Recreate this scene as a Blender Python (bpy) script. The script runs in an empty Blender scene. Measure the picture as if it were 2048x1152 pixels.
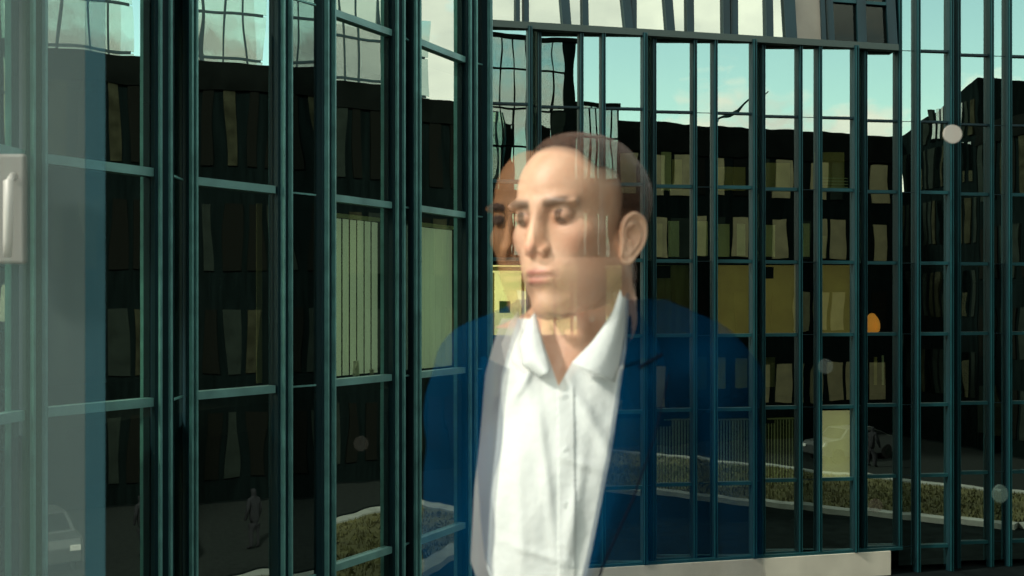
import bpy, bmesh, math, random
import numpy as np
from mathutils import Vector, Matrix

random.seed(7)
rng = np.random.default_rng(5)
sc = bpy.context.scene
COL = sc.collection
F = 2196.0                      # focal length in photo pixels (photo 2048 wide)
CZ = 7.0                        # camera height above the street

# ------------------------------------------------------------------ camera
cam = bpy.data.cameras.new('camera')
camo = bpy.data.objects.new('camera', cam)
COL.objects.link(camo)
camo.location = (0, 0, CZ)
camo.rotation_euler = (math.radians(90), 0, 0)
cam.sensor_width = 36.0
cam.lens = 36.0 * F / 2048.0
cam.shift_y = 31.0 / 2048.0
cam.clip_start = 0.05
cam.clip_end = 2000
cam.dof.use_dof = True
cam.dof.focus_distance = 15.0
cam.dof.aperture_fstop = 9.0
sc.camera = camo

# ------------------------------------------------------------------ render settings
sc.render.engine = 'CYCLES'
sc.cycles.use_denoising = True
sc.cycles.max_bounces = 10
sc.cycles.transparent_max_bounces = 24
sc.cycles.glossy_bounces = 6
sc.cycles.diffuse_bounces = 3
sc.cycles.sample_clamp_indirect = 4
sc.view_settings.view_transform = 'Standard'
sc.view_settings.look = 'None'
sc.view_settings.exposure = 0.0
sc.view_settings.gamma = 1.0
sc.view_settings.use_curve_mapping = False

# ------------------------------------------------------------------ world and sun
SUN_EL, SUN_AZ = math.radians(38), math.radians(248)     # azimuth from +Y clockwise: behind-left of the camera
w = bpy.data.worlds.new('World')
sc.world = w
w.use_nodes = True
nt = w.node_tree
nt.nodes.clear()
N = nt.nodes.new
L = nt.links.new
out = N('ShaderNodeOutputWorld')
bg = N('ShaderNodeBackground'); bg.inputs['Strength'].default_value = 0.115
sky = N('ShaderNodeTexSky'); sky.sky_type = 'NISHITA'; sky.sun_disc = False
sky.sun_elevation = SUN_EL; sky.sun_rotation = SUN_AZ
sky.air_density = 1.0; sky.dust_density = 1.2; sky.ozone_density = 0.6
tint = N('ShaderNodeMix'); tint.data_type = 'RGBA'; tint.blend_type = 'MULTIPLY'; tint.inputs[0].default_value = 1.0
tint.inputs[7].default_value = (2.9, 3.25, 2.35, 1)
L(sky.outputs[0], tint.inputs[6])
tc = N('ShaderNodeTexCoord')
mp = N('ShaderNodeMapping'); mp.inputs['Scale'].default_value = (1, 1, 2.1); mp.inputs['Location'].default_value = (1.1, 9.0, 5.0)
L(tc.outputs['Generated'], mp.inputs[0])
nz = N('ShaderNodeTexNoise'); nz.inputs['Scale'].default_value = 2.7; nz.inputs['Detail'].default_value = 9; nz.inputs['Roughness'].default_value = 0.56
L(mp.outputs[0], nz.inputs['Vector'])
rp = N('ShaderNodeValToRGB')
rp.color_ramp.elements[0].position = 0.487; rp.color_ramp.elements[0].color = (0, 0, 0, 1)
rp.color_ramp.elements[1].position = 0.535; rp.color_ramp.elements[1].color = (1, 1, 1, 1)
sep = N('ShaderNodeSeparateXYZ'); L(tc.outputs['Generated'], sep.inputs[0])
cov = N('ShaderNodeFloatCurve')                      # cumulus bank low over the horizon, clearer above it, broken cloud higher up
cv = cov.mapping.curves[0]
cv.points[0].location = (0.0, 0.54); cv.points[1].location = (1.0, 0.54)
for p_ in ((0.16, 0.545), (0.195, 0.52), (0.235, 0.465), (0.31, 0.485), (0.38, 0.55)): cv.points.new(*p_)
cov.mapping.update()
L(sep.outputs['Z'], cov.inputs['Value'])
ad = N('ShaderNodeMath'); ad.operation = 'MULTIPLY_ADD'; ad.inputs[1].default_value = 1.0
sb = N('ShaderNodeMath'); sb.operation = 'SUBTRACT'; sb.inputs[1].default_value = 0.5
L(cov.outputs[0], sb.inputs[0]); L(nz.outputs['Fac'], ad.inputs[0]); L(sb.outputs[0], ad.inputs[2])
L(ad.outputs[0], rp.inputs[0])
nz2 = N('ShaderNodeTexNoise'); nz2.inputs['Scale'].default_value = 6; nz2.inputs['Detail'].default_value = 6
L(mp.outputs[0], nz2.inputs['Vector'])
cl = N('ShaderNodeValToRGB')
cl.color_ramp.elements[0].position = 0.35; cl.color_ramp.elements[0].color = (9.5, 9.6, 8.6, 1)
cl.color_ramp.elements[1].position = 0.6; cl.color_ramp.elements[1].color = (15, 14.6, 12.4, 1)
L(nz2.outputs['Fac'], cl.inputs[0])
mx = N('ShaderNodeMix'); mx.data_type = 'RGBA'
L(rp.outputs[0], mx.inputs[0]); L(tint.outputs[2], mx.inputs[6]); L(cl.outputs[0], mx.inputs[7])
L(mx.outputs[2], bg.inputs[0]); L(bg.outputs[0], out.inputs[0])

sun = bpy.data.lights.new('sun', 'SUN'); sun.energy = 4.0; sun.angle = math.radians(6); sun.color = (1, 0.93, 0.82)
suno = bpy.data.objects.new('sun', sun); COL.objects.link(suno)
sd = Vector((math.sin(SUN_AZ) * math.cos(SUN_EL), math.cos(SUN_AZ) * math.cos(SUN_EL), math.sin(SUN_EL)))
suno.rotation_euler = sd.to_track_quat('Z', 'Y').to_euler()
suno.location = (-20, -30, 40)

# ------------------------------------------------------------------ helpers
def W(px, py, Y):
    return Vector(((px - 1024) / F * Y, Y, (607 - py) / F * Y + CZ))

def mat(name, rgb, rough=0.6, metal=0.0, noise=0.0, nscale=8, bump=0.0, spec=0.5, stretch=None, rgb2=None):
    m = bpy.data.materials.new(name); m.use_nodes = True
    t = m.node_tree; b = t.nodes['Principled BSDF']
    b.inputs['Base Color'].default_value = (*rgb, 1)
    b.inputs['Roughness'].default_value = rough
    b.inputs['Metallic'].default_value = metal
    b.inputs['Specular IOR Level'].default_value = spec if max(rgb) > .03 or metal else .0
    if noise or bump:
        g = t.nodes.new('ShaderNodeNewGeometry')
        mpn = t.nodes.new('ShaderNodeMapping')
        if stretch: mpn.inputs['Scale'].default_value = stretch
        t.links.new(g.outputs['Position'], mpn.inputs[0])
        n = t.nodes.new('ShaderNodeTexNoise'); n.inputs['Scale'].default_value = nscale; n.inputs['Detail'].default_value = 6
        t.links.new(mpn.outputs[0], n.inputs['Vector'])
        if noise:
            r = t.nodes.new('ShaderNodeValToRGB')
            r.color_ramp.elements[0].position = 0.3; r.color_ramp.elements[1].position = 0.7
            lo = rgb2 if rgb2 else tuple(c * (1 - noise) for c in rgb)
            hi = rgb if rgb2 else tuple(min(1, c * (1 + noise)) for c in rgb)
            r.color_ramp.elements[0].color = (*lo, 1); r.color_ramp.elements[1].color = (*hi, 1)
            t.links.new(n.outputs['Fac'], r.inputs[0]); t.links.new(r.outputs[0], b.inputs['Base Color'])
        if bump:
            bp = t.nodes.new('ShaderNodeBump'); bp.inputs['Strength'].default_value = bump; bp.inputs['Distance'].default_value = 0.02
            t.links.new(n.outputs['Fac'], bp.inputs['Height']); t.links.new(bp.outputs[0], b.inputs['Normal'])
    return m

def glass_mat(name, refl, gcol, tcol, wave=0.0, rough=0.0, wscale=0.8):
    """coated facade glass: mirror-like reflection over a tinted see-through body"""
    m = bpy.data.materials.new(name); m.use_nodes = True
    t = m.node_tree; t.nodes.clear()
    o = t.nodes.new('ShaderNodeOutputMaterial'); mix = t.nodes.new('ShaderNodeMixShader')
    tr = t.nodes.new('ShaderNodeBsdfTransparent'); tr.inputs[0].default_value = (*tcol, 1)
    gl = t.nodes.new('ShaderNodeBsdfGlossy'); gl.inputs['Color'].default_value = (*gcol, 1); gl.inputs['Roughness'].default_value = rough
    lw = t.nodes.new('ShaderNodeLayerWeight'); lw.inputs[0].default_value = 0.25
    mr = t.nodes.new('ShaderNodeMapRange'); mr.inputs['To Min'].default_value = refl; mr.inputs['To Max'].default_value = 1.0
    geo = t.nodes.new('ShaderNodeNewGeometry'); inv = t.nodes.new('ShaderNodeMath'); inv.operation = 'SUBTRACT'; inv.inputs[0].default_value = 1.0
    mul = t.nodes.new('ShaderNodeMath'); mul.operation = 'MULTIPLY'
    t.links.new(geo.outputs['Backfacing'], inv.inputs[1]); t.links.new(lw.outputs['Fresnel'], mr.inputs['Value'])
    t.links.new(mr.outputs[0], mul.inputs[0]); t.links.new(inv.outputs[0], mul.inputs[1]); t.links.new(mul.outputs[0], mix.inputs[0])
    t.links.new(tr.outputs[0], mix.inputs[1]); t.links.new(gl.outputs[0], mix.inputs[2]); t.links.new(mix.outputs[0], o.inputs[0])
    if wave:
        g = t.nodes.new('ShaderNodeNewGeometry'); mpn = t.nodes.new('ShaderNodeMapping'); mpn.inputs['Scale'].default_value = (1.5, 1.5, 0.75)
        n = t.nodes.new('ShaderNodeTexNoise'); n.inputs['Scale'].default_value = wscale; n.inputs['Detail'].default_value = 1.0
        bp = t.nodes.new('ShaderNodeBump'); bp.inputs['Strength'].default_value = 1.0; bp.inputs['Distance'].default_value = wave
        t.links.new(g.outputs['Position'], mpn.inputs[0]); t.links.new(mpn.outputs[0], n.inputs['Vector'])
        t.links.new(n.outputs['Fac'], bp.inputs['Height']); t.links.new(bp.outputs[0], gl.inputs['Normal'])
    return m

def ghost(m, alpha):
    """turn a Principled material into one that lets part of the scene behind show through; back faces are left out"""
    t = m.node_tree; b = t.nodes['Principled BSDF']; o = t.nodes['Material Output']
    tr = t.nodes.new('ShaderNodeBsdfTransparent'); mix = t.nodes.new('ShaderNodeMixShader')
    g = t.nodes.new('ShaderNodeNewGeometry')
    mm = t.nodes.new('ShaderNodeMath'); mm.operation = 'MULTIPLY_ADD'
    mm.inputs[1].default_value = -alpha; mm.inputs[2].default_value = alpha
    t.links.new(g.outputs['Backfacing'], mm.inputs[0]); t.links.new(mm.outputs[0], mix.inputs[0])
    t.links.new(tr.outputs[0], mix.inputs[1]); t.links.new(b.outputs[0], mix.inputs[2]); t.links.new(mix.outputs[0], o.inputs[0])
    return m

def mesh_obj(name, verts, faces, m=None, parent=None, smooth=False):
    me = bpy.data.meshes.new(name); me.from_pydata([tuple(v) for v in verts], [], [tuple(f) for f in faces]); me.update()
    if m: me.materials.append(m)
    if smooth: me.polygons.foreach_set('use_smooth', [True] * len(me.polygons))
    o = bpy.data.objects.new(name, me); COL.objects.link(o)
    if parent: o.parent = parent
    return o

def box_geo(lo, hi):
    x0, y0, z0 = lo; x1, y1, z1 = hi
    v = [(x0, y0, z0), (x1, y0, z0), (x1, y1, z0), (x0, y1, z0), (x0, y0, z1), (x1, y0, z1), (x1, y1, z1), (x0, y1, z1)]
    f = [(0, 3, 2, 1), (4, 5, 6, 7), (0, 1, 5, 4), (1, 2, 6, 5), (2, 3, 7, 6), (3, 0, 4, 7)]
    return v, f

def box(name, lo, hi, m, parent=None):
    v, f = box_geo(lo, hi)
    return mesh_obj(name, v, f, m, parent)

UNIT = {}
def unit(name, m, bevel=0.0):
    key = (name, m.name)
    if key not in UNIT:
        v, f = box_geo((-.5, -.5, -.5), (.5, .5, .5))
        me = bpy.data.meshes.new(name); me.from_pydata(v, [], f); me.materials.append(m); UNIT[key] = me
    return UNIT[key]

def ubox(name, m, c, size, ang, parent, tilt=0.0, yawj=0.0):
    """unit-box piece: c centre, size (along, deep, high), ang = plan direction of 'along'"""
    o = bpy.data.objects.new(name, unit(name, m)); COL.objects.link(o)
    o.location = c; o.scale = size; o.rotation_euler = (tilt, 0, ang + yawj)
    if parent: o.parent = parent
    return o

def empty(name, loc, label, cat, group=None, rz=0):
    o = bpy.data.objects.new(name, None); COL.objects.link(o); o.location = loc; o.rotation_euler = (0, 0, rz)
    o.empty_display_size = 0.2
    o['label'] = label; o['category'] = cat
    if group: o['group'] = group
    return o

def tag(o, label, cat, group=None):
    o['label'] = label; o['category'] = cat
    if group: o['group'] = group
    return o

class Geo:
    def __init__(s): s.v = []; s.f = []
    def add(s, v, f):
        n = len(s.v); s.v += list(v); s.f += [tuple(i + n for i in q) for q in f]
    def box(s, lo, hi): s.add(*box_geo(lo, hi))
    def build(s, name, m, parent=None, smooth=False): return mesh_obj(name, s.v, s.f, m, parent, smooth)

def tube(path, radii, n=10, cap=True):
    v = []; f = []
    path = [Vector(p) for p in path]
    for i, p in enumerate(path):
        d = (path[min(i + 1, len(path) - 1)] - path[max(i - 1, 0)]).normalized()
        a = d.cross(Vector((0, 1, 0.01)) if abs(d.y) < 0.9 else Vector((1, 0, 0))).normalized(); b = d.cross(a)
        for k in range(n):
            t = 2 * math.pi * k / n
            v.append(p + (a * math.cos(t) + b * math.sin(t)) * radii[i])
    for i in range(len(path) - 1):
        for k in range(n):
            f.append((i * n + k, i * n + (k + 1) % n, (i + 1) * n + (k + 1) % n, (i + 1) * n + k))
    if cap:
        f.append(tuple(range(n))[::-1]); f.append(tuple((len(path) - 1) * n + k for k in range(n)))
    return v, f

def lathe(profile, n=24, c=(0, 0, 0)):
    v = []; f = []
    for r, z in profile:
        for k in range(n):
            t = 2 * math.pi * k / n
            v.append((c[0] + r * math.cos(t), c[1] + r * math.sin(t), c[2] + z))
    for i in range(len(profile) - 1):
        for k in range(n):
            f.append((i * n + k, i * n + (k + 1) % n, (i + 1) * n + (k + 1) % n, (i + 1) * n + k))
    f.append(tuple(range(n))[::-1]); f.append(tuple((len(profile) - 1) * n + k for k in range(n)))
    return v, f

# ------------------------------------------------------------------ materials
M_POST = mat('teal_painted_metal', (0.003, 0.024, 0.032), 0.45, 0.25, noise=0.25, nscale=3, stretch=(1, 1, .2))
M_FIN = mat('pale_teal_edge', (0.13, 0.33, 0.32), 0.35, 0.3, noise=0.25, nscale=5)  # paler teal than the posts, tone varied at random
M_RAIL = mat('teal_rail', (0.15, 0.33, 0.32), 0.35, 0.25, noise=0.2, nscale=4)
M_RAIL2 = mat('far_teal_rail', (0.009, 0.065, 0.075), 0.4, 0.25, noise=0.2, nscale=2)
M_DARKMETAL = mat('dark_joint', (0.01, 0.025, 0.024), 0.5)
M_GLASS_L = glass_mat('coated_glass_near', 0.56, (0.88, 1.0, 0.90), (0.86, 0.93, 0.82), wave=0.0022, wscale=1.1)
M_GLASS_R = glass_mat('coated_glass_far', 0.58, (0.88, 1.0, 0.90), (0.86, 0.92, 0.78), wave=0.0022, wscale=0.9)
M_GLASS_N = glass_mat('dark_spandrel_glass', 0.30, (0.8, 1.0, 0.93), (0.35, 0.42, 0.4), wave=0.0025, wscale=1.1)
M_GLASS_B = glass_mat('pale_tower_glass', 0.45, (0.8, .9, .88), (0.5, 0.6, 0.6), wave=0.004)
M_BLIND = mat('cream_blind', (0.58, 0.58, 0.36), 0.8, noise=0.12, nscale=3, stretch=(1, 1, .3))
M_BLIND2 = mat('sage_blind', (0.50, 0.54, 0.38), 0.8, noise=0.12, nscale=3, stretch=(1, 1, .3))
M_GLOWSAGE = mat('glowing_sage_blind', (0.62, 0.72, 0.50), 0.8, noise=0.12, nscale=3, stretch=(1, 1, .3))
M_TAN = mat('tan_blind', (0.40, 0.33, 0.14), 0.85, noise=0.15, nscale=2)
M_OLIVE = mat('olive_blind', (0.16, 0.15, 0.07), 0.85, noise=0.3, nscale=2, stretch=(4, 4, .3))
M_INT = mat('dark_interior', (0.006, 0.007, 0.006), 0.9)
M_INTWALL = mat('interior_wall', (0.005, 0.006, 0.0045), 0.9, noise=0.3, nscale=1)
M_WHITEWALL = mat('white_render', (0.62, 0.60, 0.50), 0.85, noise=0.10, nscale=1.2, bump=0.1)
M_SOFFIT = mat('beige_panel', (0.36, 0.33, 0.28), 0.7, noise=0.15, nscale=1.0)
M_BACKWALL = mat('dark_cladding', (0.0035, 0.0065, 0.0065), 0.7, noise=0.35, nscale=1.5, stretch=(3, 3, .3))
M_ROOFBAND = mat('brown_roof_band', (0.0045, 0.006, 0.0055), 0.8, noise=0.3, nscale=1)
M_CREAM = mat('cream_panel', (0.19, 0.165, 0.09), 0.8, noise=0.18, nscale=1.5)
M_GREYP = mat('grey_panel', (0.014, 0.020, 0.017), 0.6, noise=0.25, nscale=1.5)
M_DIM = mat('dim_olive_panel', (0.022, 0.024, 0.015), 0.8, noise=0.4, nscale=2)
M_PAVE = mat('paving', (0.006, 0.009, 0.009), 0.9, noise=0.3, nscale=2, bump=0.3)
M_ROAD = mat('asphalt', (0.016, 0.020, 0.019), 0.9, noise=0.2, nscale=6, bump=0.3)
M_KERB = mat('pale_kerb', (0.20, 0.22, 0.20), 0.85, noise=0.2, nscale=2)
M_GRASS = mat('grass_ground', (0.085, 0.085, 0.028), 0.95, noise=0.6, nscale=1.3, bump=0.5, rgb2=(0.04, 0.04, 0.012))

def glow(m, c, k):
    b = m.node_tree.nodes['Principled BSDF']; b.inputs['Emission Color'].default_value = (*c, 1); b.inputs['Emission Strength'].default_value = k
    return m
# ------------------------------------------------------------------ ground
def struct(o): o['kind'] = 'structure'; return o
struct(mesh_obj('ground', [(-400, -400, 0), (400, -400, 0), (400, 400, 0), (-400, 400, 0)], [(0, 1, 2, 3)], M_PAVE))
LW = [(4.0, 8.7), (17.0, 25.3), (23.6, 25.3), (9.9, 2.7)]            # the lawn runs askew between two pale kerbs
def prism(pts, z0, z1):
    n = len(pts); v = [(x, y, z0) for x, y in pts] + [(x, y, z1) for x, y in pts]
    a = sum(pts[i][0] * pts[(i + 1) % n][1] - pts[(i + 1) % n][0] * pts[i][1] for i in range(n))
    if a < 0: v = [(x, y, z0) for x, y in pts[::-1]] + [(x, y, z1) for x, y in pts[::-1]]
    return v, [tuple(range(n))[::-1], tuple(range(n, 2 * n))] + [(i, (i + 1) % n, n + (i + 1) % n, n + i) for i in range(n)]
v, f = prism(LW, 0, .12); struct(mesh_obj('lawn', v, f, M_GRASS))
v, f = prism([(11.2, 2.4), (25.0, 25.3), (27.6, 25.3), (27.6, -20), (11.2, -20)], 0, .004); struct(mesh_obj('road', v, f, M_ROAD))
kg = Geo()
for i in range(4):
    a, b = Vector(LW[i]), Vector(LW[(i + 1) % 4]); d = (b - a).normalized(); n = Vector((d.y, -d.x)); 
    if n.dot(a - Vector((13.6, 15.5))) < 0: n = -n
    kg.add(*prism([tuple(a - d * .0), tuple(b), tuple(b + n * .5), tuple(a + n * .5)], 0, .17))
struct(kg.build('kerb', M_KERB))
g = Geo()
for i in range(9000):
    u, v_ = rng.uniform(.01, .99), rng.uniform(.01, .99)
    p = (Vector(LW[0]).lerp(Vector(LW[1]), u)).lerp(Vector(LW[3]).lerp(Vector(LW[2]), u), v_); x, y = p
    a = rng.uniform(0, 6.28); h = rng.uniform(.05, .16); ww = rng.uniform(.02, .05)
    dx, dy = math.cos(a) * ww, math.sin(a) * ww
    g.add([(x - dx, y - dy, .11), (x + dx, y + dy, .11), (x + dy * 1.5, y - dx * 1.5, .12 + h)], [(0, 1, 2)])
gr = g.build('grass', M_GRASS); gr['kind'] = 'stuff'
gr['label'] = 'short patchy grass growing on the lawn between pale kerbs'

# terrace on which the man and the camera stand
TZ = CZ - 1.58
ter = Geo(); ter.box((-3.6, -4, 0), (3.4, 2.32, TZ))
struct(ter.build('terrace', mat('terrace_paving', (0.2, 0.2, 0.18), 0.9, noise=0.2, nscale=3)))

# ------------------------------------------------------------------ facade rows
H = 1.85
Z0 = CZ + 1.056
def rowz(k): return Z0 + k * H

class Facade:
    def __init__(s, root): s.root = root
    def place(s, a, b, z0, z1, name, m, off=0.0, thick=0.02, tilt=0.0, jit=0.0, inset=0.0):
        a = Vector((a[0], a[1])); b = Vector((b[0], b[1])); d = b - a; ln = d.length; d.normalize()
        n = Vector((d.y, -d.x))                    # outward: to the camera side
        c = (a + b) / 2 + n * off
        return ubox(name, m, (c.x, c.y, (z0 + z1) / 2), (ln - inset, thick, z1 - z0), math.atan2(d.y, d.x), s.root, tilt=tilt + random.uniform(-jit, jit) * .5, yawj=random.uniform(-jit, jit))

def post(fac, p, q, z0, z1, fins=True, mp=M_POST, mf=M_FIN, depth=.16, out=.03):
    """mullion box from plan point p to q with two thin proud fins as sub-parts"""
    a = Vector(p[:2]); b = Vector(q[:2]); d = b - a; ln = d.length; d.normalize(); n = Vector((d.y, -d.x)); c = (a + b) / 2
    ang = math.atan2(d.y, d.x)
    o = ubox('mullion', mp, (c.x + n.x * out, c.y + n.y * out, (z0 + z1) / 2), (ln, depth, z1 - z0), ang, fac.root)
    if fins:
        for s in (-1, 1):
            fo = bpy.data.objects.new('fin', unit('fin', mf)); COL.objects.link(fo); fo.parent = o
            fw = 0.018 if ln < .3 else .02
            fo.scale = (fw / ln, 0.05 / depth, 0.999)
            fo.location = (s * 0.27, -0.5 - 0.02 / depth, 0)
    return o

def xz(px, z): return ((px - 1024) / F * z, z)

# ------------------------------------------------------------------ near left wing
left = empty('office_wing', (-3.0, 9, 0), 'near office wing of dark coated glass with pale teal rails filling the left half', 'office building', rz=0)
left.location = (0, 0, 0)
FL = Facade(left)
LP = {  # kind, start (px, depth), end (px, depth)
    'seq': [('wide', (-190, 6.6), (42, 7.80)), ('post', (44, 7.83), (88, 7.97)), ('wide', (90, 8.02), (303, 8.85)), ('post', (305, 8.86), (343, 8.96)),
            ('edge', (344, 8.98), (369, 9.38)), ('post', (370, 9.40), (387, 9.46)), ('wide', (388, 9.46), (547, 10.2)), ('post', (548, 10.22), (576, 10.38)),
            ('narrow', (577, 10.40), (634, 10.68)), ('post', (635, 10.7), (661, 10.92)), ('wide', (662, 10.95), (780, 11.8)), ('post', (781, 11.82), (806, 11.92)),
            ('edge', (806, 11.93), (820, 12.12)), ('post', (820, 12.13), (835, 12.2)), ('wide', (836, 12.2), (927, 13.1)), ('post', (928, 13.12), (950, 13.22)),
            ('narrow', (950, 13.23), (967, 13.36)), ('post', (967, 13.36), (972, 13.42))]}
ROWS_L = range(-4, 5)
LTOP, LBOT = rowz(5) , rowz(-4)
wides = []
for kind, a, b in LP['seq']:
    A, B = xz(*a), xz(*b)
    if kind == 'post':
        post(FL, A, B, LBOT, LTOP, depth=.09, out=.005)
        continue
    if kind == 'wide': wides.append((A, B))
    for k in range(-4, 4):
        z0, z1 = rowz(k), rowz(k + 1)
        gm = M_GLASS_L if kind == 'wide' else M_GLASS_N
        FL.place(A, B, z0 + .012, z1 - .012, 'pane', gm, off=-.03, thick=.016, jit=.0022)
    for k in range(-4, 5):
        z = rowz(k)
        if kind == 'wide':
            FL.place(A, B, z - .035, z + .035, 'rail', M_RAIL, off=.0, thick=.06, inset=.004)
        else:
            FL.place(A, B, z - .008, z + .008, 'joint_strip', M_FIN, off=-.018, thick=.02, inset=.004)
# body behind the skin: floors and back wall
bodyp = [xz(-190, 6.6), xz(303, 8.85), xz(547, 10.2), xz(780, 11.8), xz(972, 13.42)]
def behind(p, d):
    n = Vector((-.85, .5)).normalized(); return (p[0] + n.x * d, p[1] + n.y * d)
for k in (-3, -1, 1, 3, 5):
    z = rowz(k) - .15 if k < 5 else rowz(5)
    vv = [(*behind(p, .25), z) for p in bodyp] + [(*behind(p, 4), z) for p in bodyp[::-1]]
    n = len(vv); vv2 = vv + [(x, y, zz - .25) for x, y, zz in vv]
    ff = [tuple(range(n)), tuple(range(n, 2 * n))[::-1]] + [(i, i + n, (i + 1) % n + n, (i + 1) % n) for i in range(n)]
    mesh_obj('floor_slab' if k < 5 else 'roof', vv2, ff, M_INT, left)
vv = []
for p in bodyp: vv += [(*behind(p, 4), 0), (*behind(p, 4), LTOP)]
ff = [(2 * i, 2 * i + 1, 2 * i + 3, 2 * i + 2) for i in range(len(bodyp) - 1)]
e = behind(bodyp[-1], 4); p0 = bodyp[-1]
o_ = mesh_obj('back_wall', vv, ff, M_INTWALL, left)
sm = o_.modifiers.new('thick', 'SOLIDIFY'); sm.thickness = .2
# end wall of the wing and the cladding that runs on towards the terrace
box('end_wall', (p0[0] - 3.4, p0[1] + .10, 0), (p0[0] - .06, p0[1] + .4, LTOP), M_BACKWALL, left)
q0 = xz(-190, 6.6)
ww_ = Facade(left); ww_.place((-4.6, 2.5), q0, 0, LTOP, 'cladding_wall', M_BACKWALL, off=-.1, thick=.2)

glow(M_GLOWSAGE, (.85, 1, .80), .27)  # emission added to the slats in place of room light
# glowing blinds behind two windows (row between rails -1 and 0) of the left wing
def slat_blind(fac_root, A, B, z0, z1, off, n, m, gap=.3, name='vertical_blind', tw=0.35, skip=()):
    a = Vector(A); b = Vector(B); d = b - a; ln = d.length; d.normalize(); nn = Vector((d.y, -d.x))
    hd = ubox(name, M_BLIND, (0, 0, 0), (1, 1, 1), 0, fac_root)
    c = (a + b) / 2 + nn * off
    hd.location = (c.x, c.y, z1 - .03); hd.scale = (ln, .05, .04); hd.rotation_euler = (0, 0, math.atan2(d.y, d.x))
    for i in range(n):
        if i in skip: continue
        t = (i + .5) / n
        s = bpy.data.objects.new('slat', unit('slat', m)); COL.objects.link(s); s.parent = hd
        # local space of the head rail (scaled): keep scale out of slats through inverse values
        s.location = (t - .5, 0, -((z1 - z0) / 2) / .04 + random.uniform(-.05, .05))
        s.scale = ((1 - gap * random.uniform(.7, 1.2)) / n, .12 , (z1 - z0 - .06) / .04)
    return hd
def roller(fac_root, A, B, z0, z1, off, m, name='roller_blind'):
    a = Vector(A); b = Vector(B); d = b - a; ln = d.length; d.normalize(); nn = Vector((d.y, -d.x)); c = (a + b) / 2 + nn * off
    return ubox(name, m, (c.x, c.y, (z0 + z1) / 2), (ln, .012, z1 - z0), math.atan2(d.y, d.x), fac_root)
A, B = wides[3]
slat_blind(left, A, B, rowz(-1) + .05, rowz(0) - .12, -.16, 8, M_GLOWSAGE, gap=.26)
A, B = wides[4]
slat_blind(left, A, B, rowz(-1) + .05, rowz(0) - .12, -.16, 8, M_GLOWSAGE, gap=.08)
A, B = wides[2]
a = Vector(A).lerp(Vector(B), .93)
roller(left, (a.x, a.y), B, rowz(-1) + .05, rowz(0) - .12, -.16, M_OLIVE, 'curtain_edge')
# window sill objects
A, B = wides[3]
a = Vector(A).lerp(Vector(B), .52); nn = Vector((.853, -.522))
c = a - nn * .09
v, f = lathe([(.034, 0), (.036, .02), (.03, .10), (.027, .15), (.03, .16)], 20)
tag(mesh_obj('cup', [(x + c.x, y + c.y, z + rowz(-1) + .036) for x, y, z in v], f, mat('cup_white', (.7, .68, .58), .4), None, True),
    'small white cup standing on the sill behind the slatted blind', 'cup')
a = Vector(A).lerp(Vector(B), .79); c = a - nn * .09
v, f = lathe([(.022, 0), (.02, .03), (.026, .05), (.018, .062)], 16)
tag(mesh_obj('candle_holder', [(x + c.x, y + c.y, z + rowz(-1) + .036) for x, y, z in v], f, mat('holder_glass', (.5, .48, .4), .3), None, True),
    'tiny pale candle holder right of the white cup on the sill', 'candle holder')

# ------------------------------------------------------------------ far right wing
right = empty('office_block', (0, 0, 0), 'far dark glass office block with closely spaced teal mullions across the courtyard', 'office building')
FR = Facade(right)
MU = [975, 1058, 1076, 1160, 1204, 1287, 1305, 1386, 1427, 1505, 1522, 1596, 1635, 1708, 1725, 1794, 1831, 1897, 1911, 1977, 2013, 2078, 2092, 2155, 2190]
def znom(px):
    # line through (-.29,26.2) with direction (11.9,2.8)
    u = (px - 1024) / F
    # (X, z) with X = u z ; z = 26.2 + .235 (X + .29)
    return (26.2 + .235 * .29) / (1 - .235 * u)
EDGE = {1058, 1287, 1505, 1708, 1897, 2078}     # left mullion of each edge-on strip
saw = {}
marks = [(975, -.05), (1058, -.13), (1076, .13), (1287, -.14), (1305, .14), (1505, -.14), (1522, .14), (1708, -.14), (1725, .14), (1897, -.14), (1911, .14), (2078, -.14), (2092, .14), (2190, 0)]
def zoff(px):
    for (a, va), (b, vb) in zip(marks, marks[1:]):
        if a <= px <= b: return va + (vb - va) * (px - a) / (b - a)
    return 0
def RP(px):
    z = znom(px) + zoff(px); return ((px - 1024) / F * z, z)
RB, RT = -4, 3
BOT_R = rowz(-4) - .02
for i, px in enumerate(MU):
    x, y = RP(px)
    z0 = BOT_R if px <= 1794 else 0.0
    z1 = rowz(3) if px < 1790 else rowz(7)
    hw = .052
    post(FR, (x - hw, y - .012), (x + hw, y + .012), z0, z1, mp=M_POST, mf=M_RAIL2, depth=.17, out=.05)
for i in range(len(MU) - 1):
    a, b = MU[i], MU[i + 1]
    A, B = Vector(RP(a)), Vector(RP(b)); d = (B - A).normalized()
    A2 = A + d * .05; B2 = B - d * .05
    wide = (b - a) > 55
    kmin = -4 if b <= 1794 else -8
    kmax = 2 if b <= 1794 else 6
    for k in range(kmin, kmax + 1):
        z0, z1 = rowz(k), rowz(k + 1)
        if z1 < 0.2: continue
        z0 = max(z0, .15)
        if k == 3 and b > 1794: z1 = rowz(5)
        if k == 4: continue
        FR.place(A2, B2, z0 + .01, z1 - .01, 'pane', M_GLASS_R if (wide or k >= 0) else M_GLASS_N, off=-.02, thick=.016, jit=.0022)
    for k in range(kmin, kmax + 2):
        if k in (4, 5) and b > 1794: continue
        z = rowz(k)
        if z < .2: continue
        th = .042 if k <= 1 else .026
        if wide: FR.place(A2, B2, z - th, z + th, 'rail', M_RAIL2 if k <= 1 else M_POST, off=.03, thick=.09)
        else: FR.place(A2, B2, z - .007, z + .007, 'joint_strip', M_POST, off=-.008, thick=.02)
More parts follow.
